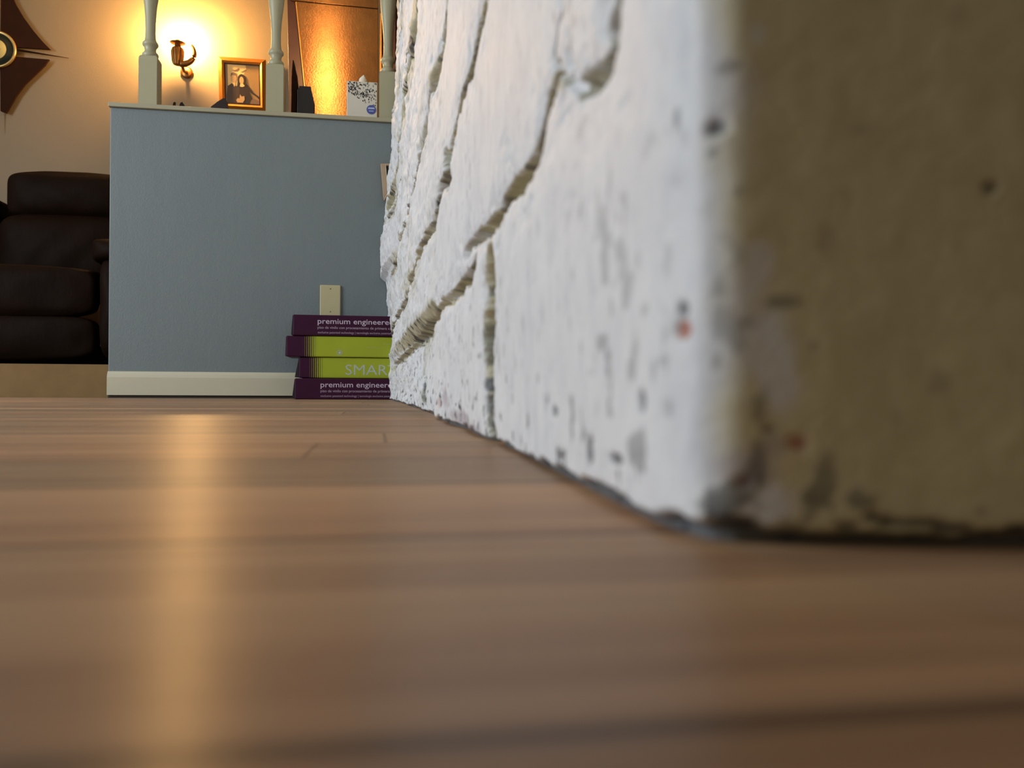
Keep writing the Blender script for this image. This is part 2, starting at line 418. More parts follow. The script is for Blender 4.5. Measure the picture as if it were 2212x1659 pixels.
def spot(px, py, rpx, arr, val=1.0, ry=None, dent=.0, soft=.35):
    q = px_uv(px, py)
    if q is None: return
    q2 = px_uv(px + rpx, py) or q; q3 = px_uv(px, py - (ry or rpx)) or q
    ru = max(abs(q2[0] - q[0]), .0006); rz = max(abs(q3[1] - q[1]), .0006)
    dd = np.hypot((U - q[0]) / ru, (Z - q[1]) / rz) + (nz1 - .5) * 1.0 + (nz2 - .5) * .5
    k = np.clip((1 - dd) / soft, 0, 1)
    np.maximum(arr, k * val, out=arr)
    if dent: disp[:] -= k * dent
for s_ in [(950, 425, 12, 1, 22), (1020, 598, 14, .8, 12), (985, 645, 9, .9, 10), (1062, 830, 8, .9, 18), (1065, 880, 9, .8, 40), (1070, 500, 14, .6, 10),
           (888, 605, 8, .9, 4), (888, 68, 6, .8, 22), (882, 128, 8, .9, 9), (876, 222, 7, .7, 24), (903, 830, 3, .9, 35), (932, 690, 4, .8, 3),
           (1487, 262, 10, .55, 28), (1560, 288, 20, .75, 20), (1556, 335, 16, .5, 18), (1412, 865, 9, .75, 26), (1352, 990, 15, .8, 12), (1296, 975, 9, .8, 42),
           (1214, 890, 7, .7, 14), (1500, 668, 15, .75, 18), (1690, 655, 38, .5, 16), (1750, 750, 14, .5, 12), (1580, 155, 22, .45, 16), (1125, 400, 4, .3, 12),
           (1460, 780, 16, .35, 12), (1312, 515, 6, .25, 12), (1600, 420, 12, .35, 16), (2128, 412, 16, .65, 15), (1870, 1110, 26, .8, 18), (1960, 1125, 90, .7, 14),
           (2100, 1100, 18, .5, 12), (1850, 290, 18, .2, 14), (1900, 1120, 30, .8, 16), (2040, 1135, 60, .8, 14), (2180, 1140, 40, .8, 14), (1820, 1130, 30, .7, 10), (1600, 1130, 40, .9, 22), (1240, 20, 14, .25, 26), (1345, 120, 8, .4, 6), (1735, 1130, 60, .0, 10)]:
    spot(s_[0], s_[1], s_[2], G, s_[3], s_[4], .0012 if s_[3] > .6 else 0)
for s_ in [(1660, 960, 40, .55, 45), (1000, 905, 34, .8, 22), (1030, 925, 30, .8, 12), (972, 860, 12, .7, 30), (1620, 1010, 62, .6, 60), (1570, 250, 10, .2, 20)]:
    spot(s_[0], s_[1], s_[2], Bc, s_[3], s_[4], .0, .6)
for s_ in [(1500, 712, 17, 1, 22), (1715, 955, 34, .8, 26), (1605, 1040, 16, .45, 16), (1650, 925, 14, .4, 12), (952, 870, 5, .35, 14)]:
    spot(s_[0], s_[1], s_[2], OR, s_[3], s_[4], .001, .5)
for s_ in [(897, 27, 14, .9, 36), (890, 118, 9, .9, 26), (961, 60, 7, .9, 14), (952, 112, 8, .9, 22), (934, 165, 8, .9, 14), (878, 226, 8, .9, 30), (870, 290, 7, .9, 18), (863, 336, 6, .9, 14), (861, 381, 5, .9, 18), (858, 418, 5, .9, 12), (905, 560, 6, .7, 14), (885, 600, 8, .8, 14), (1290, 185, 26, .8, 14), (1335, 60, 14, .8, 60), (1222, 175, 10, .7, 22)]:
    spot(s_[0], s_[1], s_[2], R, s_[3], s_[4])
FR = np.clip((U - (SL - .517)) / .012 + (nz1 - .5) * 1.2, 0, 1)       # tan end face of the stones
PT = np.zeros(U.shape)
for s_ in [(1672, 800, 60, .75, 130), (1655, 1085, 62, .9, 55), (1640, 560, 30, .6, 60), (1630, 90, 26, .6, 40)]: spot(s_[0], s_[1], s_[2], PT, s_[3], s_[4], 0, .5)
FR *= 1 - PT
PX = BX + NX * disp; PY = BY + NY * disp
nu, nv = U.shape
co = np.stack([PX, PY, Z], -1).reshape(-1, 3)
# close the body: top cap and back
idx = np.arange(nu * nv).reshape(nu, nv)
f4 = np.stack([idx[:-1, :-1], idx[1:, :-1], idx[1:, 1:], idx[:-1, 1:]], -1).reshape(-1, 4)
extra = np.array([(.60, YW - .004, 0), (.60, YW - .004, 2.6)])
base = len(co); co = np.r_[co, extra]
me = bpy.data.meshes.new('wall_right')
nf = len(f4)
loops = f4.ravel().tolist(); starts = list(range(0, nf * 4, 4))
def poly(lst):
    starts.append(len(loops)); loops.extend(int(i) for i in lst)
poly([idx[0, 0], *idx[0, 1:], base + 1, base][::-1])                    # far end
poly([idx[-1, k] for k in range(nv)] + [base + 1, base])                # right end
me.vertices.add(len(co)); me.vertices.foreach_set('co', co.ravel())
me.loops.add(len(loops)); me.loops.foreach_set('vertex_index', loops)
me.polygons.add(len(starts)); me.polygons.foreach_set('loop_start', starts)
me.update(calc_edges=True)
at_ = me.attributes.new('wear_shade', 'FLOAT_COLOR', 'POINT')
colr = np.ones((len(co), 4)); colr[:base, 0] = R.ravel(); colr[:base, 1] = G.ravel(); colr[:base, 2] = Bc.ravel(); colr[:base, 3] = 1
at_.data.foreach_set('color', colr.ravel())
at2 = me.attributes.new('stone_tint', 'FLOAT_COLOR', 'POINT')
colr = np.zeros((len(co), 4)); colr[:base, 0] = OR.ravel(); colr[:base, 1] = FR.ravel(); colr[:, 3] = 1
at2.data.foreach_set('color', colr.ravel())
me.polygons.foreach_set('use_smooth', [True] * nf + [False] * (len(starts) - nf))
m = NT('painted_stone'); v = m.coord()
a1 = m.n('ShaderNodeAttribute', attribute_name='wear_shade'); a2 = m.n('ShaderNodeAttribute', attribute_name='stone_tint')
s1 = m.n('ShaderNodeSeparateColor'); m.l(a1.outputs['Color'], s1.inputs[0]); s2 = m.n('ShaderNodeSeparateColor'); m.l(a2.outputs['Color'], s2.inputs[0])
paint = m.mix(m.noise(v, 26, 5, .6), lin((196, 194, 198)), lin((228, 226, 224)))
gry = m.math('MULTIPLY', m.math('SUBTRACT', m.noise(m.coord((1, 1, .45)), 75, 5, .65), .52), 2.4, clamp=True)
paint = m.mix(gry, paint, lin((165, 165, 176)))
mort = m.mix(m.noise(v, 90, 4), lin((158, 150, 120)), lin((206, 198, 170)))
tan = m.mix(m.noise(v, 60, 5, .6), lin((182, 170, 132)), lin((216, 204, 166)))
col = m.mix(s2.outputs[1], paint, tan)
col = m.mix(s1.outputs[0], col, mort)
pk = m.mix(m.noise(v, 40, 3), lin((176, 152, 142)), lin((150, 148, 166)))
col = m.mix(s1.outputs[2], col, pk)
col = m.mix(s2.outputs[0], col, lin((168, 106, 84)))
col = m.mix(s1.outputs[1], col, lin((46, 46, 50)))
m.col(col); m.rough(.62); m.bump(m.noise(v, 420, 4, .6), .35, .0007)
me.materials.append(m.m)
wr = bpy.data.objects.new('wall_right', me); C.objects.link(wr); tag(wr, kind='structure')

# ------------------------------------------------------------------ flooring cartons
def carton_material(name, green, stripes_at, x_green):
    m = NT(name); purple = m.mix(m.noise(m.coord(), 18, 3), lin((48, 6, 36)), lin((60, 12, 48)))
    if not green: m.col(purple)
    else:
        tc = m.n('ShaderNodeTexCoord'); sp = m.n('ShaderNodeSeparateXYZ'); m.l(tc.outputs['Object'], sp.inputs[0])
        x = sp.outputs[0]
        g = m.mix(m.noise(m.coord(), 9, 3), lin((150, 160, 40)), lin((168, 178, 48)))
        t = m.math('DIVIDE', m.math('SUBTRACT', x, stripes_at), x_green - stripes_at, clamp=True)
        fr = m.math('FRACT', m.math('DIVIDE', x, .0062))
        on = m.math('GREATER_THAN', m.math('MULTIPLY', t, 1.15), m.math('ABSOLUTE', m.math('MULTIPLY_ADD', fr, 2.0, -1.0)))
        # halftone: the lines break into dots along their length
        dz = m.math('ABSOLUTE', m.math('MULTIPLY_ADD', m.math('FRACT', m.math('DIVIDE', sp.outputs[2], .0022)), 2.0, -1.0))
        on2 = m.math('MULTIPLY', on, m.math('GREATER_THAN', m.math('MULTIPLY_ADD', t, .8, .45), dz))
        full = m.math('MAXIMUM', on2, m.math('GREATER_THAN', t, .97))
        m.col(m.mix(full, purple, g))
    m.rough(.5); m.b.inputs['Specular IOR Level'].default_value = .25; m.bump(m.noise(m.coord(), 60, 3), .12, .001)
    return m.m
M['ink'] = plain('pale_carton_ink', (196, 178, 196), .6, 0, .03, 20, 0)
M['ink_dim'] = plain('dim_carton_ink', (168, 146, 166), .6, 0, .03, 20, 0)
M['ink_grey'] = plain('grey_carton_ink', (176, 184, 176), .6, 0, .03, 20, 0)
M['ink_green'] = plain('faint_green_ink', (172, 186, 100), .6, 0, .03, 20, 0)
M['tape'] = plain('carton_end_fold', (30, 10, 22), .6)
def text_mesh(name, txt, x, z, width, height, y, mat, parent, flip=False, bold=0.0):
    cu = bpy.data.curves.new('t', 'FONT'); cu.body = txt; cu.size = 1; cu.extrude = .002; cu.offset = bold
    cu.resolution_u = 3
    o = bpy.data.objects.new('t', cu); C.objects.link(o)
    dg = bpy.context.evaluated_depsgraph_get(); dg.update()
    me = bpy.data.meshes.new_from_object(o.evaluated_get(dg)); bpy.data.objects.remove(o)
    n = len(me.vertices); c = np.empty(n * 3); me.vertices.foreach_get('co', c); c = c.reshape(-1, 3)
    lo, hi = c.min(0), c.max(0)
    sx = width / (hi[0] - lo[0]); sz = height / .72
    q = np.empty_like(c)
    q[:, 0] = x + (c[:, 0] - lo[0]) * sx; q[:, 2] = z + c[:, 1] * sz; q[:, 1] = y - .0002 - c[:, 2] * .02
    if flip: q[:, 0] = x + width - (c[:, 0] - lo[0]) * sx; q[:, 2] = z - c[:, 1] * sz
    me.vertices.foreach_set('co', q.ravel()); me.materials.clear(); me.materials.append(mat); me.update()
    me.name = name
    o = bpy.data.objects.new(name, me); C.objects.link(o); o.parent = parent
    return o
YX = 2.755; BH = (at(700, 680, YX).z) / 4
labels = ['purple flooring carton with white lettering, topmost of the stack of four', 'lime green flooring carton with purple end and small round mark, second from top',
          'lime green flooring carton with large grey capital letters, second from bottom', 'purple flooring carton with white lettering, bottom of the stack on the floor']
lefts = [632, 618, 646, 637]
K = YX / FPX
for i in range(4):
    zc = BH * (3 - i); yf = YX + (0, .004, .010, -.004)[i]
    x0 = at(lefts[i], 760, yf).x
    root = thing('flooring_carton', labels[i], 'carton', (x0, yf, zc), 'stack of flooring cartons by the half wall', (0, 0, 0, 0)[i])
    green = i in (1, 2)
    xs0, xs1 = ((.052, .108), (.030, .088))[i - 1] if green else (0, 1)
    cm = carton_material('carton_print', green, xs0, xs1)
    bm = bmesh.new(); box(bm, (0, 0, .0006), (1.22, .165, BH - .0006), .0035, 3)
    link('box', bm, cm, root)
    bm = bmesh.new()
    # end flap, slightly open
    fl = (.004, .002, .012, .007)[i]
    prism(bm, [(-.0005, .002), (-.0015 - fl * (1.0 if i != 1 else .6), .003), (-.001, BH - .004), (-.0005, BH - .003)], .004, .16)
    link('end_flap', bm, M['tape'] if i != 1 else cm, root)
    k = K
    if not green:
        o_ = (683 - 632, 690 - 637)[i // 3] * k
        text_mesh('lettering', 'premium engineered', o_, BH - .0290, 160 * k * .985, .0180, 0, M['ink'], root, bold=.006)
        text_mesh('lettering', 'piso de vinilo con procesamiento de primera calidad', o_, BH - .0452, 168 * k, .0088, 0, M['ink_dim'], root, bold=.006)
        text_mesh('lettering', 'exclusive patented technology | tecnolog\u00eda exclusiva patentada', o_ + .0005, BH - .0605, 156 * k, .0072, 0, M['ink_dim'], root)
    elif i == 2:
        text_mesh('lettering', 'SMART', (742 - 646) * k, BH * .18, 110 * k, .0345, 0, M['ink_grey'], root)
    else:
        bm = bmesh.new(); cx, cz = (728 - 618) * k, BH * .22
        t = bmesh.new(); n = 28
        for a in range(n):
            a0, a1 = 2 * math.pi * a / n, 2 * math.pi * (a + 1) / n
            t.faces.new([t.verts.new((cx + r * math.cos(q), -.0004, cz + r * math.sin(q))) for r, q in ((.0088, a0), (.0088, a1), (.0072, a1), (.0072, a0))])
        merge(bm, t)
        prism(bm, [(cx - .004, cz - .004), (cx + .001, cz + .005), (cx + .005, cz + .001), (cx + .003, cz - .004)], -.0004, 0)
        prism(bm, ell(cx - .001, cz, .0035, .0025), -.0005, 0)
        link('round_mark', bm, M['ink_grey'], root)
        text_mesh('lettering', 'piso de vinilo', (705 - 608) * k, BH * .42, 28 * k, .004, 0, M['ink_green'], root, True)
        text_mesh('lettering', 'exclusive technology', (786 - 618) * k, BH * .50, 34 * k, .0045, 0, M['ink_green'], root, True)
        text_mesh('lettering', 'vinyl plank', (820 - 618) * k, BH * .68, 26 * k, .006, 0, M['ink_green'], root, True)

# ------------------------------------------------------------------ wall plate
root = thing('wall_plate', 'almond blank cover plate with two screws on the grey-blue half wall', 'wall plate', tuple(at(713.5, 652, YW)))
hw_, hh_ = 21.3 * YW / FPX, 35 * YW / FPX
bm = bmesh.new(); box(bm, (-hw_, -.007, -hh_), (hw_, 0, hh_), .003, 3); link('plate', bm, plain('almond_plastic', (190, 178, 138), .4, 0, .03, 20, 0), root)
for dz in (27, -21):
    bm = bmesh.new(); lathe(bm, [(.0001, 0), (.0026, .0002), (.0022, .001), (.0001, .0012)], seg=14, mat=Matrix.Translation((0, -.0068, dz * YW / FPX)) @ Matrix.Rotation(math.pi / 2, 4, 'X'))
    link('screw', bm, plain('screw_head', (150, 138, 104), .4, .3), root)

# ------------------------------------------------------------------ small picture on the half wall, mostly behind the stones
c0 = at(822, 357, YW - .004)
root = thing('picture_frame', 'small tan picture frame on the grey-blue half wall at the edge of the stone wall', 'picture frame', (c0.x, YW - .004, c0.z))
root.rotation_euler = (0, math.radians(-5), 0)
g = YW / FPX
bm = bmesh.new(); w_, h_ = 75 * g, 74 * g
fo = [(0, 0), (w_, 0), (w_, -h_), (0, -h_)]; bw = 9 * g
for a, b in (((0, -h_), (bw, 0)), ((w_ - bw, -h_), (w_, 0)), ((bw, -bw * .5), (w_ - bw, 0)), ((bw, -h_), (w_ - bw, -h_ + bw * .5))):
    box(bm, (a[0], -.022, a[1]), (b[0], 0, b[1]), .0012)
link('frame', bm, plain('tan_wood_frame', (176, 150, 122), .5, 0, .1, 60), root)
bm = bmesh.new(); box(bm, (bw, -.0235, -h_), (bw + .003, -.002, -.004)); link('inner_edge', bm, plain('pale_inner_edge', (206, 190, 168), .5), root)
bm = bmesh.new(); box(bm, (bw + .003, -.010, -h_ + .006), (w_ - bw, -.004, -.006)); link('picture', bm, plain('dark_print', (48, 44, 42), .4), root)
bm = bmesh.new(); tube(bm, [(.002, -.030, -h_ - 5 * g), (.034, -.026, -h_ + 24 * g)], .0035, 8); link('strut', bm, plain('tan_strut', (170, 144, 118), .5), root)

# ------------------------------------------------------------------ balusters
M['bal'] = plain('cream_baluster_paint', (166, 160, 130), .42, 0, .04, 15, .05)
bx = [at(319, 200, YW + .02).x, at(593.5, 200, YW + .02).x, at(838, 200, YW + .02).x]
P_ = (YW + .05) / FPX
def baluster(x, label):
    hw = .0305; yc = YW + .02 + hw
    root = thing('baluster', label, 'baluster', (x, yc, ZCAP), 'turned balusters along the half wall cap')
    zs_ = at(319, 121, YW + .03).z - ZCAP
    bm = bmesh.new()
    t = bmesh.new(); lv = [(hw, 0), (hw, zs_ - .010), (hw * .96, zs_ - .005), (hw * .86, zs_), (hw * .70, zs_ + .003)]
    rings = [[t.verts.new((sx * r, sy * r, z)) for sx, sy in ((-1, -1), (1, -1), (1, 1), (-1, 1))] for r, z in lv]
    for a, b in zip(rings, rings[1:]):
        for k in range(4): t.faces.new((a[k], a[(k + 1) % 4], b[(k + 1) % 4], b[k]))
    t.faces.new(rings[0][::-1]); t.faces.new(rings[-1])
    bmesh.ops.bevel(t, geom=[e for e in t.edges if abs(e.verts[0].co.x - e.verts[1].co.x) < .01 and abs(e.verts[0].co.y - e.verts[1].co.y) < .01], offset=.0015, segments=2, affect='EDGES')
    merge(bm, t); link('square_base', bm, M['bal'], root)
    y_ = lambda py: (121 - py) * P_ + zs_
    pr = [(13.5, 121), (14.8, 119), (15.8, 116.5), (15.8, 114), (14.5, 111.5), (12.3, 110), (11.0, 107), (10.9, 104), (11.8, 100), (13.0, 97.5), (15.2, 95.5), (15.6, 92.5), (14.6, 89.5),
          (12.2, 87), (10.9, 84), (10.0, 78), (9.6, 68), (9.8, 50), (10.8, 32), (12.2, 16), (14.3, 0), (16.5, -22), (17.6, -50), (17.0, -80), (13, -130), (10.5, -200), (10, -260), (10, -320)]
    z_top = 2.45 - ZCAP
    prof_ = [(r * P_, y_(p)) for r, p in pr]
    mid = prof_[-1][1]
    up = [(r, z_top - .14 - (z - prof_[0][1])) for r, z in prof_[:20]][::-1]
    prof_ += [p for p in up if p[1] > mid]
    bm = bmesh.new(); lathe(bm, prof_, seg=36); link('turned_shaft', bm, M['bal'], root)
    bm = bmesh.new(); box(bm, (-hw, -hw, z_top - .14), (hw, hw, z_top), .002); link('square_head', bm, M['bal'], root)
for x, lb in zip(bx, ('cream turned baluster standing nearest the free left end of the half wall', 'cream turned baluster beside the framed photograph, middle of the three',
                      'cream turned baluster right of the tissue box, against the stone wall')): baluster(x, lb)
bm = bmesh.new(); box(bm, (xl, YW, 2.45), (2.2, YW + .115, 2.6), .002); struct('trim_4', bm, M['cap'])

# ------------------------------------------------------------------ wall sconce (lamp)
SY = YB - .125
b0 = at(384, 66, SY); PS = SY / FPX
root = thing('wall_sconce', 'lit brass candle wall sconce glowing on the pale wall behind the half wall', 'wall lamp', (b0.x, SY, b0.z))
M['brass'] = plain('aged_brass', (150, 104, 52), .38, .85, .2, 40, .1)
cupx = -5 * PS
bm = bmesh.new(); lathe(bm, [(.001, -.070), (.012, -.071), (.036, -.066), (.038, -.063), (.034, -.064), (.014, -.068), (.001, -.068)], cx=0, seg=32); link('drip_pan', bm, M['brass'], root)
bm = bmesh.new()
t = bmesh.new(); n = 40; rings = []
for r, z in ((.004, -.182), (.020, -.176), (.026, -.160), (.029, -.130), (.030, -.105), (.026, -.092), (.016, -.085), (.012, -.070)):
    rings.append([t.verts.new(((r * (1 + (.07 if k % 4 < 2 else -.05))) * math.cos(2 * math.pi * k / n), (r * (1 + (.07 if k % 4 < 2 else -.05))) * math.sin(2 * math.pi * k / n), z)) for k in range(n)])
for a, b in zip(rings, rings[1:]):
    for k in range(n): t.faces.new((a[k], a[(k + 1) % n], b[(k + 1) % n], b[k]))
t.faces.new(rings[0][::-1]); t.faces.new(rings[-1]); merge(bm, t); link('fluted_cup', bm, M['brass'], root)
cc = at(394, 113, SY) - b0
bm = bmesh.new(); pts = []; rad = []
for k in range(19):
    a = math.radians(-100 + k * 8.2); pts.append((cc.x + 24 * PS * math.cos(a), .0, cc.z + 24 * PS * math.sin(a))); rad.append(.016 - .0105 * (k / 18) ** 1.5)
tube(bm, pts, rad, 12); link('arm', bm, M['brass'], root)
bm = bmesh.new(); tube(bm, [(cc.x - .004, 0, cc.z - 25 * PS), (cc.x - .004, .06, cc.z - 30 * PS), (cc.x - .004, .118, cc.z - 24 * PS)], [.008, .007, .009], 10)
link('bracket', bm, M['brass'], root)
bm = bmesh.new(); lathe(bm, [(.001, 0), (.030, .002), (.032, .008), (.022, .014), (.001, .016)], mat=Matrix.Translation((cc.x - .004, .125, cc.z - 24 * PS)) @ Matrix.Rotation(math.pi / 2, 4, 'X'))
link('wall_rose', bm, M['brass'], root)
bm = bmesh.new(); lathe(bm, [(.009, -.068), (.009, -.034), (.007, -.032), (.001, -.032)], seg=16); link('candle_sleeve', bm, plain('cream_sleeve', (240, 220, 170), .5), root)
m = NT('lit_bulb_glass'); m.b.inputs['Emission Color'].default_value = (1, .56, .20, 1); m.b.inputs['Emission Strength'].default_value = 3400; m.col((1, .8, .5, 1))
bm = bmesh.new(); lathe(bm, [(.004, -.033), (.010, -.026), (.0165, -.008), (.016, .006), (.010, .022), (.004, .034), (.0005, .040)], seg=20); link('bulb', bm, m.m, root)

# ------------------------------------------------------------------ framed photograph on the back wall
tl, tr_, bl = at(471, 121, YB - .04), at(580, 124, YB - .04), at(475, 233, YB - .02)
fw_, fh_ = (tr_.x - tl.x) * .94, tl.z - bl.z
root = thing('framed_photograph', 'gilt framed photograph of two seated people hanging on the pale wall', 'picture', ((tl.x + tr_.x) / 2 - .006, YB - .006, (tl.z + bl.z) / 2))
root.rotation_euler = (math.radians(10), 0, 0)
M['gilt'] = plain('gilt_frame', (176, 112, 40), .35, .6, .25, 80, .3)
M['gilt2'] = plain('bright_gilt_bead', (226, 158, 70), .3, .6, .2, 120, .4)
def frame_ring(bm, w0, h0, w1, h1, y0, y1):
    a = [(-w0, -h0), (w0, -h0), (w0, h0), (-w0, h0)]; b = [(-w1, -h1), (w1, -h1), (w1, h1), (-w1, h1)]
    va = [bm.verts.new((x, y0, z)) for x, z in a]; vb = [bm.verts.new((x, y1, z)) for x, z in b]
    vc = [bm.verts.new((x, 0.0, z)) for x, z in a]; vd = [bm.verts.new((x, 0.0, z)) for x, z in b]
    for k in range(4):
        q = (k + 1) % 4
        bm.faces.new((va[k], va[q], vb[q], vb[k])); bm.faces.new((vc[k], va[k], va[q], vc[q])); bm.faces.new((vb[k], vb[q], vd[q], vd[k]))
W2, H2 = fw_ / 2, fh_ / 2
bm = bmesh.new(); frame_ring(bm, W2, H2, W2 - .020, H2 - .020, -.020, -.032); link('frame', bm, M['gilt'], root)
bm = bmesh.new(); frame_ring(bm, W2 - .019, H2 - .019, W2 - .029, H2 - .029, -.033, -.024); link('inner_moulding', bm, M['gilt2'], root)
bm = bmesh.new(); box(bm, (-W2 + .028, -.016, -H2 + .028), (W2 - .028, -.010, H2 - .028)); link('dark_liner', bm, plain('dark_liner', (58, 38, 22), .6), root)
w2, h2 = W2 - .036, H2 - .036
cols = [('print_ground', (150, 118, 70)), ('print_light', (214, 180, 112)), ('print_dark', (52, 40, 30)), ('print_suit', (70, 54, 40)), ('print_skin', (184, 146, 92)), ('print_grey', (120, 96, 72))]
pm = [plain(a, b, .35, 0, .10, 60, 0) for a, b in cols]
bm = bmesh.new(); n_ = [0]
def pp(pts, mi):
    n_[0] += 1; prism(bm, [(-w2 + x * 2 * w2, -h2 + z * 2 * h2) for x, z in pts], -.0170 - .00025 * n_[0], -.0162, mi)
pp([(0, 0), (1, 0), (1, 1), (0, 1)], 0)
pp([(.05, .45), (.42, .45), (.55, .78), (.62, .90), (.60, 1), (.05, 1)], 1)
pp([(0, 0), (.06, 0), (.06, 1), (0, 1)], 5)
pp([(.18, .88), (.26, .86), (.34, .89), (.40, .93), (.42, .88), (.36, .83), (.26, .82)], 5)
pp([(.44, .82), (.52, .81), (.62, .90), (.54, .86)], 5)
pp([(.02, 0), (.62, 0), (.60, .30), (.44, .50), (.30, .44), (.18, .52), (.06, .44), (.01, .2)], 3)
pp(ell(.235, .64, .085, .115), 4); pp([(.14, .68), (.16, .78), (.24, .80), (.32, .78), (.34, .66), (.31, .72), (.18, .73)], 5)
pp([(.21, .54), (.25, .42), (.29, .52)], 1)
pp([(.36, .0), (.78, 0), (.80, .1), (.70, .32), (.92, .20), (1.0, .12), (1.0, .20), (.82, .30), (.72, .42), (.62, .52), (.42, .50)], 2)
pp(ell(.48, .60, .13, .17, 18), 2); pp([(.34, .45), (.36, .62), (.44, .74), (.56, .72), (.62, .50), (.58, .42)], 2)
pp(ell(.475, .60, .065, .10), 4); pp([(.42, .44), (.44, .52), (.52, .52), (.57, .46), (.50, .43)], 1)
pp([(.30, .08), (.36, .14), (.40, .12), (.42, .24), (.47, .18), (.55, .20), (.56, .10), (.50, .02), (.34, .02)], 4)
pp([(.72, .0), (1.0, .0), (1.0, .10), (.84, .14), (.76, .10)], 5)
link('photo_print', bm, pm, root)

# ------------------------------------------------------------------ clock on the back wall
c0 = at(-2, 112, YB - .01); PB = YB / FPX
root = thing('wall_clock', 'mid-century starburst wall clock with dark wooden points and round face', 'clock', (c0.x, YB - .004, c0.z))
M['walnut'] = plain('walnut', (46, 24, 11), .8, 0, .3, 14, .2)
M['walnut'].node_tree.nodes['Principled BSDF'].inputs['Specular IOR Level'].default_value = .1
for sx in (-1, 1):
    for sz in (-1, 1):
        cv = [(15, -6), (97, -6)] if sz > 0 else [(15, -12), (97, -12)]
        pts = [(12, 8), (98, 8), (84, 22), (66, 43), (48, 68), (34, 92), (22, 120), (14, 150), (6, 150), (6, 20)] if sz > 0 else \
              [(12, 10), (96, 12), (88, 24), (72, 42), (52, 64), (36, 88), (26, 108), (18, 124), (7, 120), (6, 20)]
        bm = bmesh.new(); prism(bm, [(sx * x * PB, sz * z * PB) for x, z in pts], -.030, -.018, bev=.001); link('wooden_point', bm, M['walnut'], root)
bm = bmesh.new(); lathe(bm, [(.001, 0), (34 * PB, .001), (37.5 * PB, .008), (36 * PB, .016), (33 * PB, .017), (31.5 * PB, .010), (.001, .010)], seg=48, mat=Matrix.Translation((0, -.030, 0)) @ Matrix.Rotation(math.pi / 2, 4, 'X'))
link('bezel', bm, plain('pale_gold_bezel', (200, 170, 110), .3, .8), root)
bm = bmesh.new(); lathe(bm, [(.001, 0), (32 * PB, .0), (32 * PB, .0015), (.001, .0015)], seg=48, mat=Matrix.Translation((0, -.0405, 0)) @ Matrix.Rotation(math.pi / 2, 4, 'X'))
link('chapter_ring', bm, plain('dark_green_ring', (36, 44, 34), .35), root)
bm = bmesh.new(); lathe(bm, [(.001, 0), (19.5 * PB, .0), (19 * PB, .002), (.001, .002)], seg=40, mat=Matrix.Translation((0, -.042, 0)) @ Matrix.Rotation(math.pi / 2, 4, 'X'))
link('dial', bm, plain('pale_dial', (176, 166, 110), .5), root)
bm = bmesh.new(); prism(bm, [(-.03, -.001), (.022, -.0015), (.022, .0015), (-.03, .001)], -.047, -.045); prism(bm, [(-.001, -.02), (.001, -.02), (.001, .036), (-.001, .036)], -.049, -.047)
link('hands', bm, M['walnut'], root)
for sx in (-1, 1):
    bm = bmesh.new(); tube(bm, [(sx * 38 * PB, -.034, 2 * PB), (sx * 132 * PB, -.030, -7 * PB * (1 if sx > 0 else -1))], [.0065, .0012], 8); link('side_ray', bm, M['walnut'], root)
for sz in (-1, 1):
    bm = bmesh.new(); tube(bm, [(3 * PB, -.036, sz * 36 * PB), (4 * PB, -.034, sz * 100 * PB), (4 * PB, -.030, sz * 160 * PB)], [.0055, .0045, .0012], 8); link('brass_ray', bm, M['brass'], root)

# ------------------------------------------------------------------ leather sofa
M['leather'] = NT('dark_brown_leather'); m = M['leather']; v = m.coord()
m.col(m.mix(m.noise(v, 5, 4), lin((18, 11, 7)), lin((34, 20, 12)))); m.rough(.58); m.b.inputs['Specular IOR Level'].default_value = .05
m.bump(m.math('ADD', m.noise(v, 160, 3), m.math('MULTIPLY', m.noise(m.coord((3, 3, 1)), 4, 4), 6)), .35, .002); M['leather'] = m.m
def cushion(name, a, b, parent, puff=.03, bev=.05, cuts=9, seed=0, wr_=.004):
    bm = bmesh.new(); box(bm, a, b); bmesh.ops.subdivide_edges(bm, edges=bm.edges[:], cuts=cuts, use_grid_fill=True)
    ca = [(a[i] + b[i]) / 2 for i in range(3)]; hs = [(b[i] - a[i]) / 2 for i in range(3)]
    r = random.Random(seed)
    for v in bm.verts:
        q = [(v.co[i] - ca[i]) / hs[i] for i in range(3)]
        # superellipsoid rounding
        p = [max(-1, min(1, t)) for t in q]
        L = (abs(p[0]) ** 7 + abs(p[1]) ** 7 + abs(p[2]) ** 7) ** (1 / 7); mx = max(abs(t) for t in p)
        f = mx / L if L else 1
        for i in range(3): v.co[i] = ca[i] + p[i] * hs[i] * f
        pf = puff * (1 - p[0] ** 2) * (1 - p[2] ** 2)
        if abs(q[1]) > .99: v.co.y += math.copysign(pf, q[1])
        pz = puff * .6 * (1 - p[0] ** 2) * (1 - p[1] ** 2)
        if abs(q[2]) > .99: v.co.z += math.copysign(pz, q[2])
        wv = wr_ * (math.sin(v.co.x * 37 + seed + 3 * math.sin(v.co.z * 17)) + .6 * math.sin(v.co.x * 71 + v.co.z * 30 + seed * 2))
        if abs(q[1]) > .99: v.co.y += wv
        else: v.co.z += wv * .3
    o = link(name, bm, M['leather'], parent, True); md = o.modifiers.new('sub', 'SUBSURF'); md.levels = 1; md.render_levels = 2
    return o
YS = 3.60
xa = at(203, 650, YS).x; xr = xa + .20; xg = at(-330, 600, YS).x
root = thing('leather_sofa', 'dark brown leather reclining sofa on the raised floor behind the half wall', 'sofa', (0, YS, ZP))
def S_(x, y, z): return (x, y - YS, z - ZP)
zseat = at(100, 570, YS).z; zmid = at(100, 682, YS).z; zarm = at(225, 520, YS + .1).z
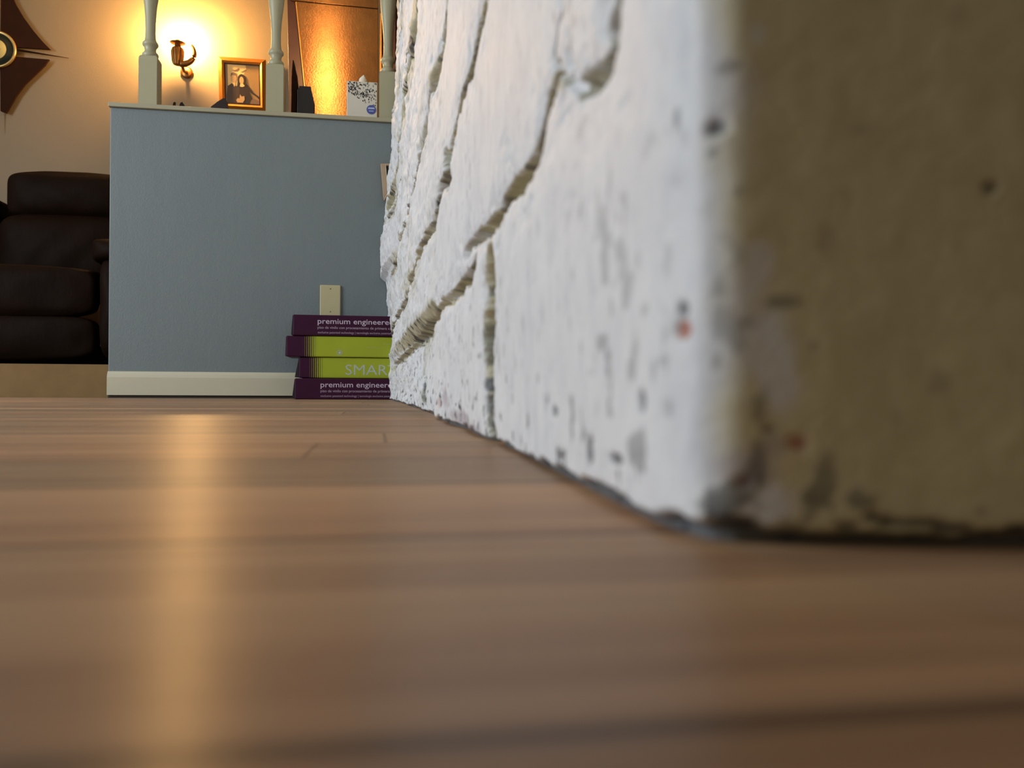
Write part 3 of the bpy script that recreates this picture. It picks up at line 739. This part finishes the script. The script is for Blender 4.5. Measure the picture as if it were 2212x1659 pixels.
cushion('seat', S_(xg, YS + .02, zmid + .1), S_(xa, YS + .62, zseat), root, .02, seed=1)
cushion('footrest', S_(xg, YS - .01, zmid), S_(xa, YS + .10, zseat - .01), root, .02, seed=2)
cushion('front_panel', S_(xg, YS + .0, ZP + .035), S_(xa, YS + .11, zmid + .004), root, .015, seed=3)
cushion('base_plinth', S_(xg + .02, YS + .12, ZP), S_(xr - .02, YS + .80, ZP + .10), root, .0, seed=3, wr_=0)
zb_a = at(100, 468, YS + .50).z; zh = at(120, 378, YS + .52).z
cushion('back_cushion', S_(at(3, 500, YS + .5).x, YS + .42, zseat - .04), S_(xa + .02, YS + .70, zb_a), root, .03, seed=4)
cushion('headrest', S_(at(8, 430, YS + .46).x, YS + .44, zb_a - .01), S_(xa + .04, YS + .72, zh), root, .035, seed=5)
x_l = at(-5, 500, YS + .5).x
cushion('back_cushion', S_(xg, YS + .44, zseat - .04), S_(x_l, YS + .70, zb_a), root, .03, seed=6)
cushion('headrest', S_(xg, YS + .46, zb_a - .01), S_(x_l, YS + .72, at(0, 428, YS + .52).z), root, .03, seed=7)
cushion('armrest', S_(xa + .004, YS - .01, ZP + .03), S_(xr, YS + .66, zarm - .06), root, .02, seed=8)
cushion('arm_pad', S_(xa - .03, YS - .0, zarm - .10), S_(xr + .01, YS + .56, zarm), root, .025, seed=9)

# ------------------------------------------------------------------ things on the cap of the half wall
YC = YW + .045; PC = YC / FPX
def onc(px): return at(px, 230, YC).x
# tissue box
x0, x1 = onc(749), onc(815); hb = .128
root = thing('tissue_box', 'white cube tissue box with black speckles and blue round sticker on half wall cap', 'tissue box', ((x0 + x1) / 2, YC, ZCAP))
hwb = (x1 - x0) / 2; zt_b = at(780, 176, YC).z - ZCAP
bm = bmesh.new(); box(bm, (-hwb, 0, 0), (hwb, .085, zt_b), .002, 2)
rr = random.Random(12)
for k in range(150):
    fx = rr.random(); fz = rr.random()
    lim = .74 - .62 * fx * .55 - .12 * (fx > .6)
    z = zt_b * (1 - fz * (.28 + .40 * fx)); x = -hwb + .004 + fx * (2 * hwb - .008)
    if z > zt_b - .004 or z < .30 * zt_b: continue
    prism(bm, ell(x, z, .0013 + .0007 * rr.random(), .0026 + .0012 * rr.random(), 8, rr.uniform(-.5, .5)), -.0006, .001, 1 if rr.random() < .62 else 2)
link('carton', bm, [plain('white_card', (206, 198, 182), .5, 0, .04, 30, 0), plain('black_speckle', (34, 32, 34), .5), plain('grey_speckle', (120, 116, 110), .5)], root)
cx = at(802, 237, YC).x - (x0 + x1) / 2; cz = at(802, 237, YC).z - ZCAP
bm = bmesh.new(); prism(bm, ell(cx, cz, 9.8 * PC, 9.8 * PC, 32), -.0012, .0005, 0)
prism(bm, [(cx - 7 * PC, cz + 1 * PC), (cx + 7.4 * PC, cz + 1.4 * PC), (cx + 6.4 * PC, cz + 4.6 * PC), (cx - 6.4 * PC, cz + 4.4 * PC)], -.0016, -.001, 1)
prism(bm, [(cx - 5 * PC, cz - 4.0 * PC), (cx + 5 * PC, cz - 4.0 * PC), (cx + 5 * PC, cz - 2.4 * PC), (cx - 5 * PC, cz - 2.4 * PC)], -.0016, -.001, 1)
link('sticker', bm, [plain('blue_sticker', (70, 82, 150), .4), plain('sticker_lettering', (176, 180, 206), .5)], root)
bm = bmesh.new(); rnd = random.Random(3); n = 12; rings = []
for k, (r, z) in enumerate([(.018, -.002), (.015, .010), (.012, .020), (.007, .030), (.0015, .037)]):
    rings.append([bm.verts.new((-.004 + .002 * k + r * (1 + .35 * math.sin(3 * a + k)) * math.cos(a), .04 + r * .5 * math.sin(a), zt_b + z + rnd.uniform(-.002, .002))) for a in (2 * math.pi * q / n for q in range(n))])
for a, b in zip(rings, rings[1:]):
    for k in range(n): bm.faces.new((a[k], a[(k + 1) % n], b[(k + 1) % n], b[k]))
bm.faces.new(rings[-1]); link('tissue', bm, plain('white_tissue', (236, 226, 206), .9), root, True)
# black block and stepped board
x0, x1 = onc(643), onc(677); z1 = at(660, 186, YC).z - ZCAP
bm = bmesh.new(); wv = x1 - x0
prism(bm, [(0, 0), (wv, 0), (wv, z1 * .62), (wv - .010, z1), (.005, z1), (.004, z1 * .90), (-.002, z1 * .88), (-.002, .0)], 0, .07, bev=.0015)
o = link('desk_clock', bm, plain('black_plastic_case', (30, 24, 22), .4), None, loc=(x0, YC, ZCAP)); o.name = 'black_case'
tag(o, 'black box-shaped case with a slanted corner beside the middle baluster', 'case')
x0, x1 = onc(628), onc(640); z1 = at(632, 134, YC + .03).z - ZCAP
bm = bmesh.new(); prism(bm, [(0, 0), (x1 - x0, 0), (x1 - x0, z1 * .66), (x1 - x0 - .004, z1 * .84), (.009, z1 * .84), (.008, z1), (.004, z1), (.001, z1 * .7)], 0, .07, bev=.001)
o = link('wooden_board', bm, M['walnut'], None, loc=(x0, YC + .012, ZCAP)); tag(o, 'narrow brown wooden board standing upright between baluster and black case', 'board')
# dark wedge
x0 = onc(455); bm = bmesh.new(); L_ = onc(490) - x0; zz = at(480, 211, YC).z - ZCAP
prism(bm, [(0, 0), (L_, 0), (L_, zz * .45), (L_ * .90, zz), (L_ * .78, zz * 1.0), (L_ * .4, zz * .72), (.0, zz * .40)], 0, .05, bev=.002)
o = link('wedge_case', bm, plain('dark_brown_leatherette', (38, 26, 22), .45), None, loc=(x0, YC, ZCAP)); tag(o, 'dark wedge-shaped case lying on the cap below the framed photograph', 'case')
# two small dark ornaments
def orn(px, pts, label):
    x0 = onc(px); bm = bmesh.new(); prism(bm, [(x * PC, z * PC) for x, z in pts], 0, .012, bev=.0006)
    o = link('ornament', bm, plain('dark_metal_ornament', (36, 28, 24), .35, .4), None, loc=(x0, YC + .02, ZCAP)); tag(o, label, 'ornament')
orn(366, [(0, 0), (9, 0), (7, 10), (8.5, 22), (5, 21), (3, 12)], 'tiny dark upright ornament right of the first baluster')
orn(381, [(0, 0), (9, 0), (10, 8), (14, 8), (13, 0), (24, 0), (22, 6), (14, 14), (9, 23), (5, 21), (2, 12)], 'small dark arched ornament between tiny upright ornament and dark wedge')

# ------------------------------------------------------------------ bronze panel and dark wood behind the balusters
YP = 3.95
def quad_plate(name, px, Y, thick, mat, parent, tiltY=None):
    pts = [at(x, y, Y) for x, y in px]
    bm = bmesh.new(); prism(bm, [(p.x, p.z) for p in pts], Y - YP, Y - YP + thick, bev=.002)
    return link(name, bm, mat, parent)
def bronze():
    m = NT('mottled_bronze_sheet'); v = m.coord()
    c = m.mix(m.noise(v, 9, 5, .6), lin((120, 82, 44)), lin((178, 132, 78))); c = m.mix(m.math('MULTIPLY', m.noise(m.coord((1, 1, .3)), 60, 4), .5), c, lin((86, 58, 34)))
    m.col(c); m.b.inputs['Metallic'].default_value = .7; m.rough(m.math('MULTIPLY_ADD', m.noise(v, 30, 4), .10, .27)); m.b.inputs['Anisotropic'].default_value = .85
    tg = m.n('ShaderNodeCombineXYZ'); tg.inputs[2].default_value = 1.0; m.l(tg.outputs[0], m.b.inputs['Tangent']); m.bump(m.noise(v, 120, 4), .25, .002)
    return m.m
M['bronze'] = bronze(); M['darkwood'] = plain('dark_red_brown_wood', (66, 36, 24), .4, 0, .3, 12, .2)
root = thing('bronze_panel', 'large mottled bronze panel glowing in lamplight behind the half wall', 'panel', (0, YP, 0))
bot = 330
quad_plate('sheet', [(672, bot), (817, bot), (817, 20), (640, 3)], YP, .012, M['bronze'], root)
quad_plate('upper_sheet', [(640, 1), (817, 18), (817, -320), (600, -320), (628, 0)], YP + .006, .012, M['bronze'], root)
quad_plate('left_edging', [(671, bot), (674, bot), (641, 3), (638, 3)], YP - .006, .008, M['gilt2'], root)
quad_plate('backing_board', [(626, bot), (817, bot), (817, -320), (615, -320)], YP + .03, .015, M['darkwood'], root)
x818 = at(818, 200, YP).x
root = thing('wooden_cabinet', 'dark reddish wood cabinet with thin gilt edging behind the right baluster', 'cabinet', (x818 + .012, YP - .02, ZP))
g0 = YP / FPX; zc2 = 2.2
bm = bmesh.new(); box(bm, (0, 0, 0), (.75, .30, zc2), .003); link('body', bm, M['darkwood'], root)
for k, px in enumerate((26, 34, 41, 50, 60)):
    bm = bmesh.new(); box(bm, (px * g0, -.010, .03), (px * g0 + .008, .0, zc2 - .05), .002); link('moulding', bm, M['darkwood'], root)
bm = bmesh.new(); box(bm, (-.008, -.014, .02), (.002, .004, at(815, 22, YP - .06).z - ZP), .002); link('gilt_edge', bm, M['gilt2'], root)
# added spot lamp, out of view, to make the glow in the bronze panel
p0 = at(706, 185, YP); d_ = ray(706, 185); YL = 3.34; tt = (YP - YL) / d_.y
lp = Vector((p0.x + d_.x * tt, YL, p0.z + d_.z * tt))
root = thing('added_spot_lamp', 'small added spot lamp with brass shade, out of view, lighting the bronze panel', 'lamp', tuple(lp))
RX = Matrix.Rotation(math.radians(70), 4, 'X')
bm = bmesh.new(); lathe(bm, [(.062, -.035), (.060, .030), (.045, .070), (.018, .092), (.018, .096), (.050, .072), (.066, .030), (.068, -.035)], seg=32, mat=RX, caps=False); link('shade', bm, M['brass'], root)
bm = bmesh.new(); tube(bm, [(0, -.085, .03), (0, -.085, 2.6 - lp.z)], .004, 8); link('cord', bm, plain('black_cord', (24, 22, 20), .6), root)
m = NT('added_lamp_glass'); m.b.inputs['Emission Color'].default_value = (1, .6, .24, 1); m.b.inputs['Emission Strength'].default_value = 750; m.col((1, .8, .5, 1))
bm = bmesh.new(); lathe(bm, [(.010, .080), (.012, .060), (.022, .035), (.024, .020), (.018, .006), (.008, -.002), (.001, -.003)], seg=24, mat=RX); link('bulb', bm, m.m, root)
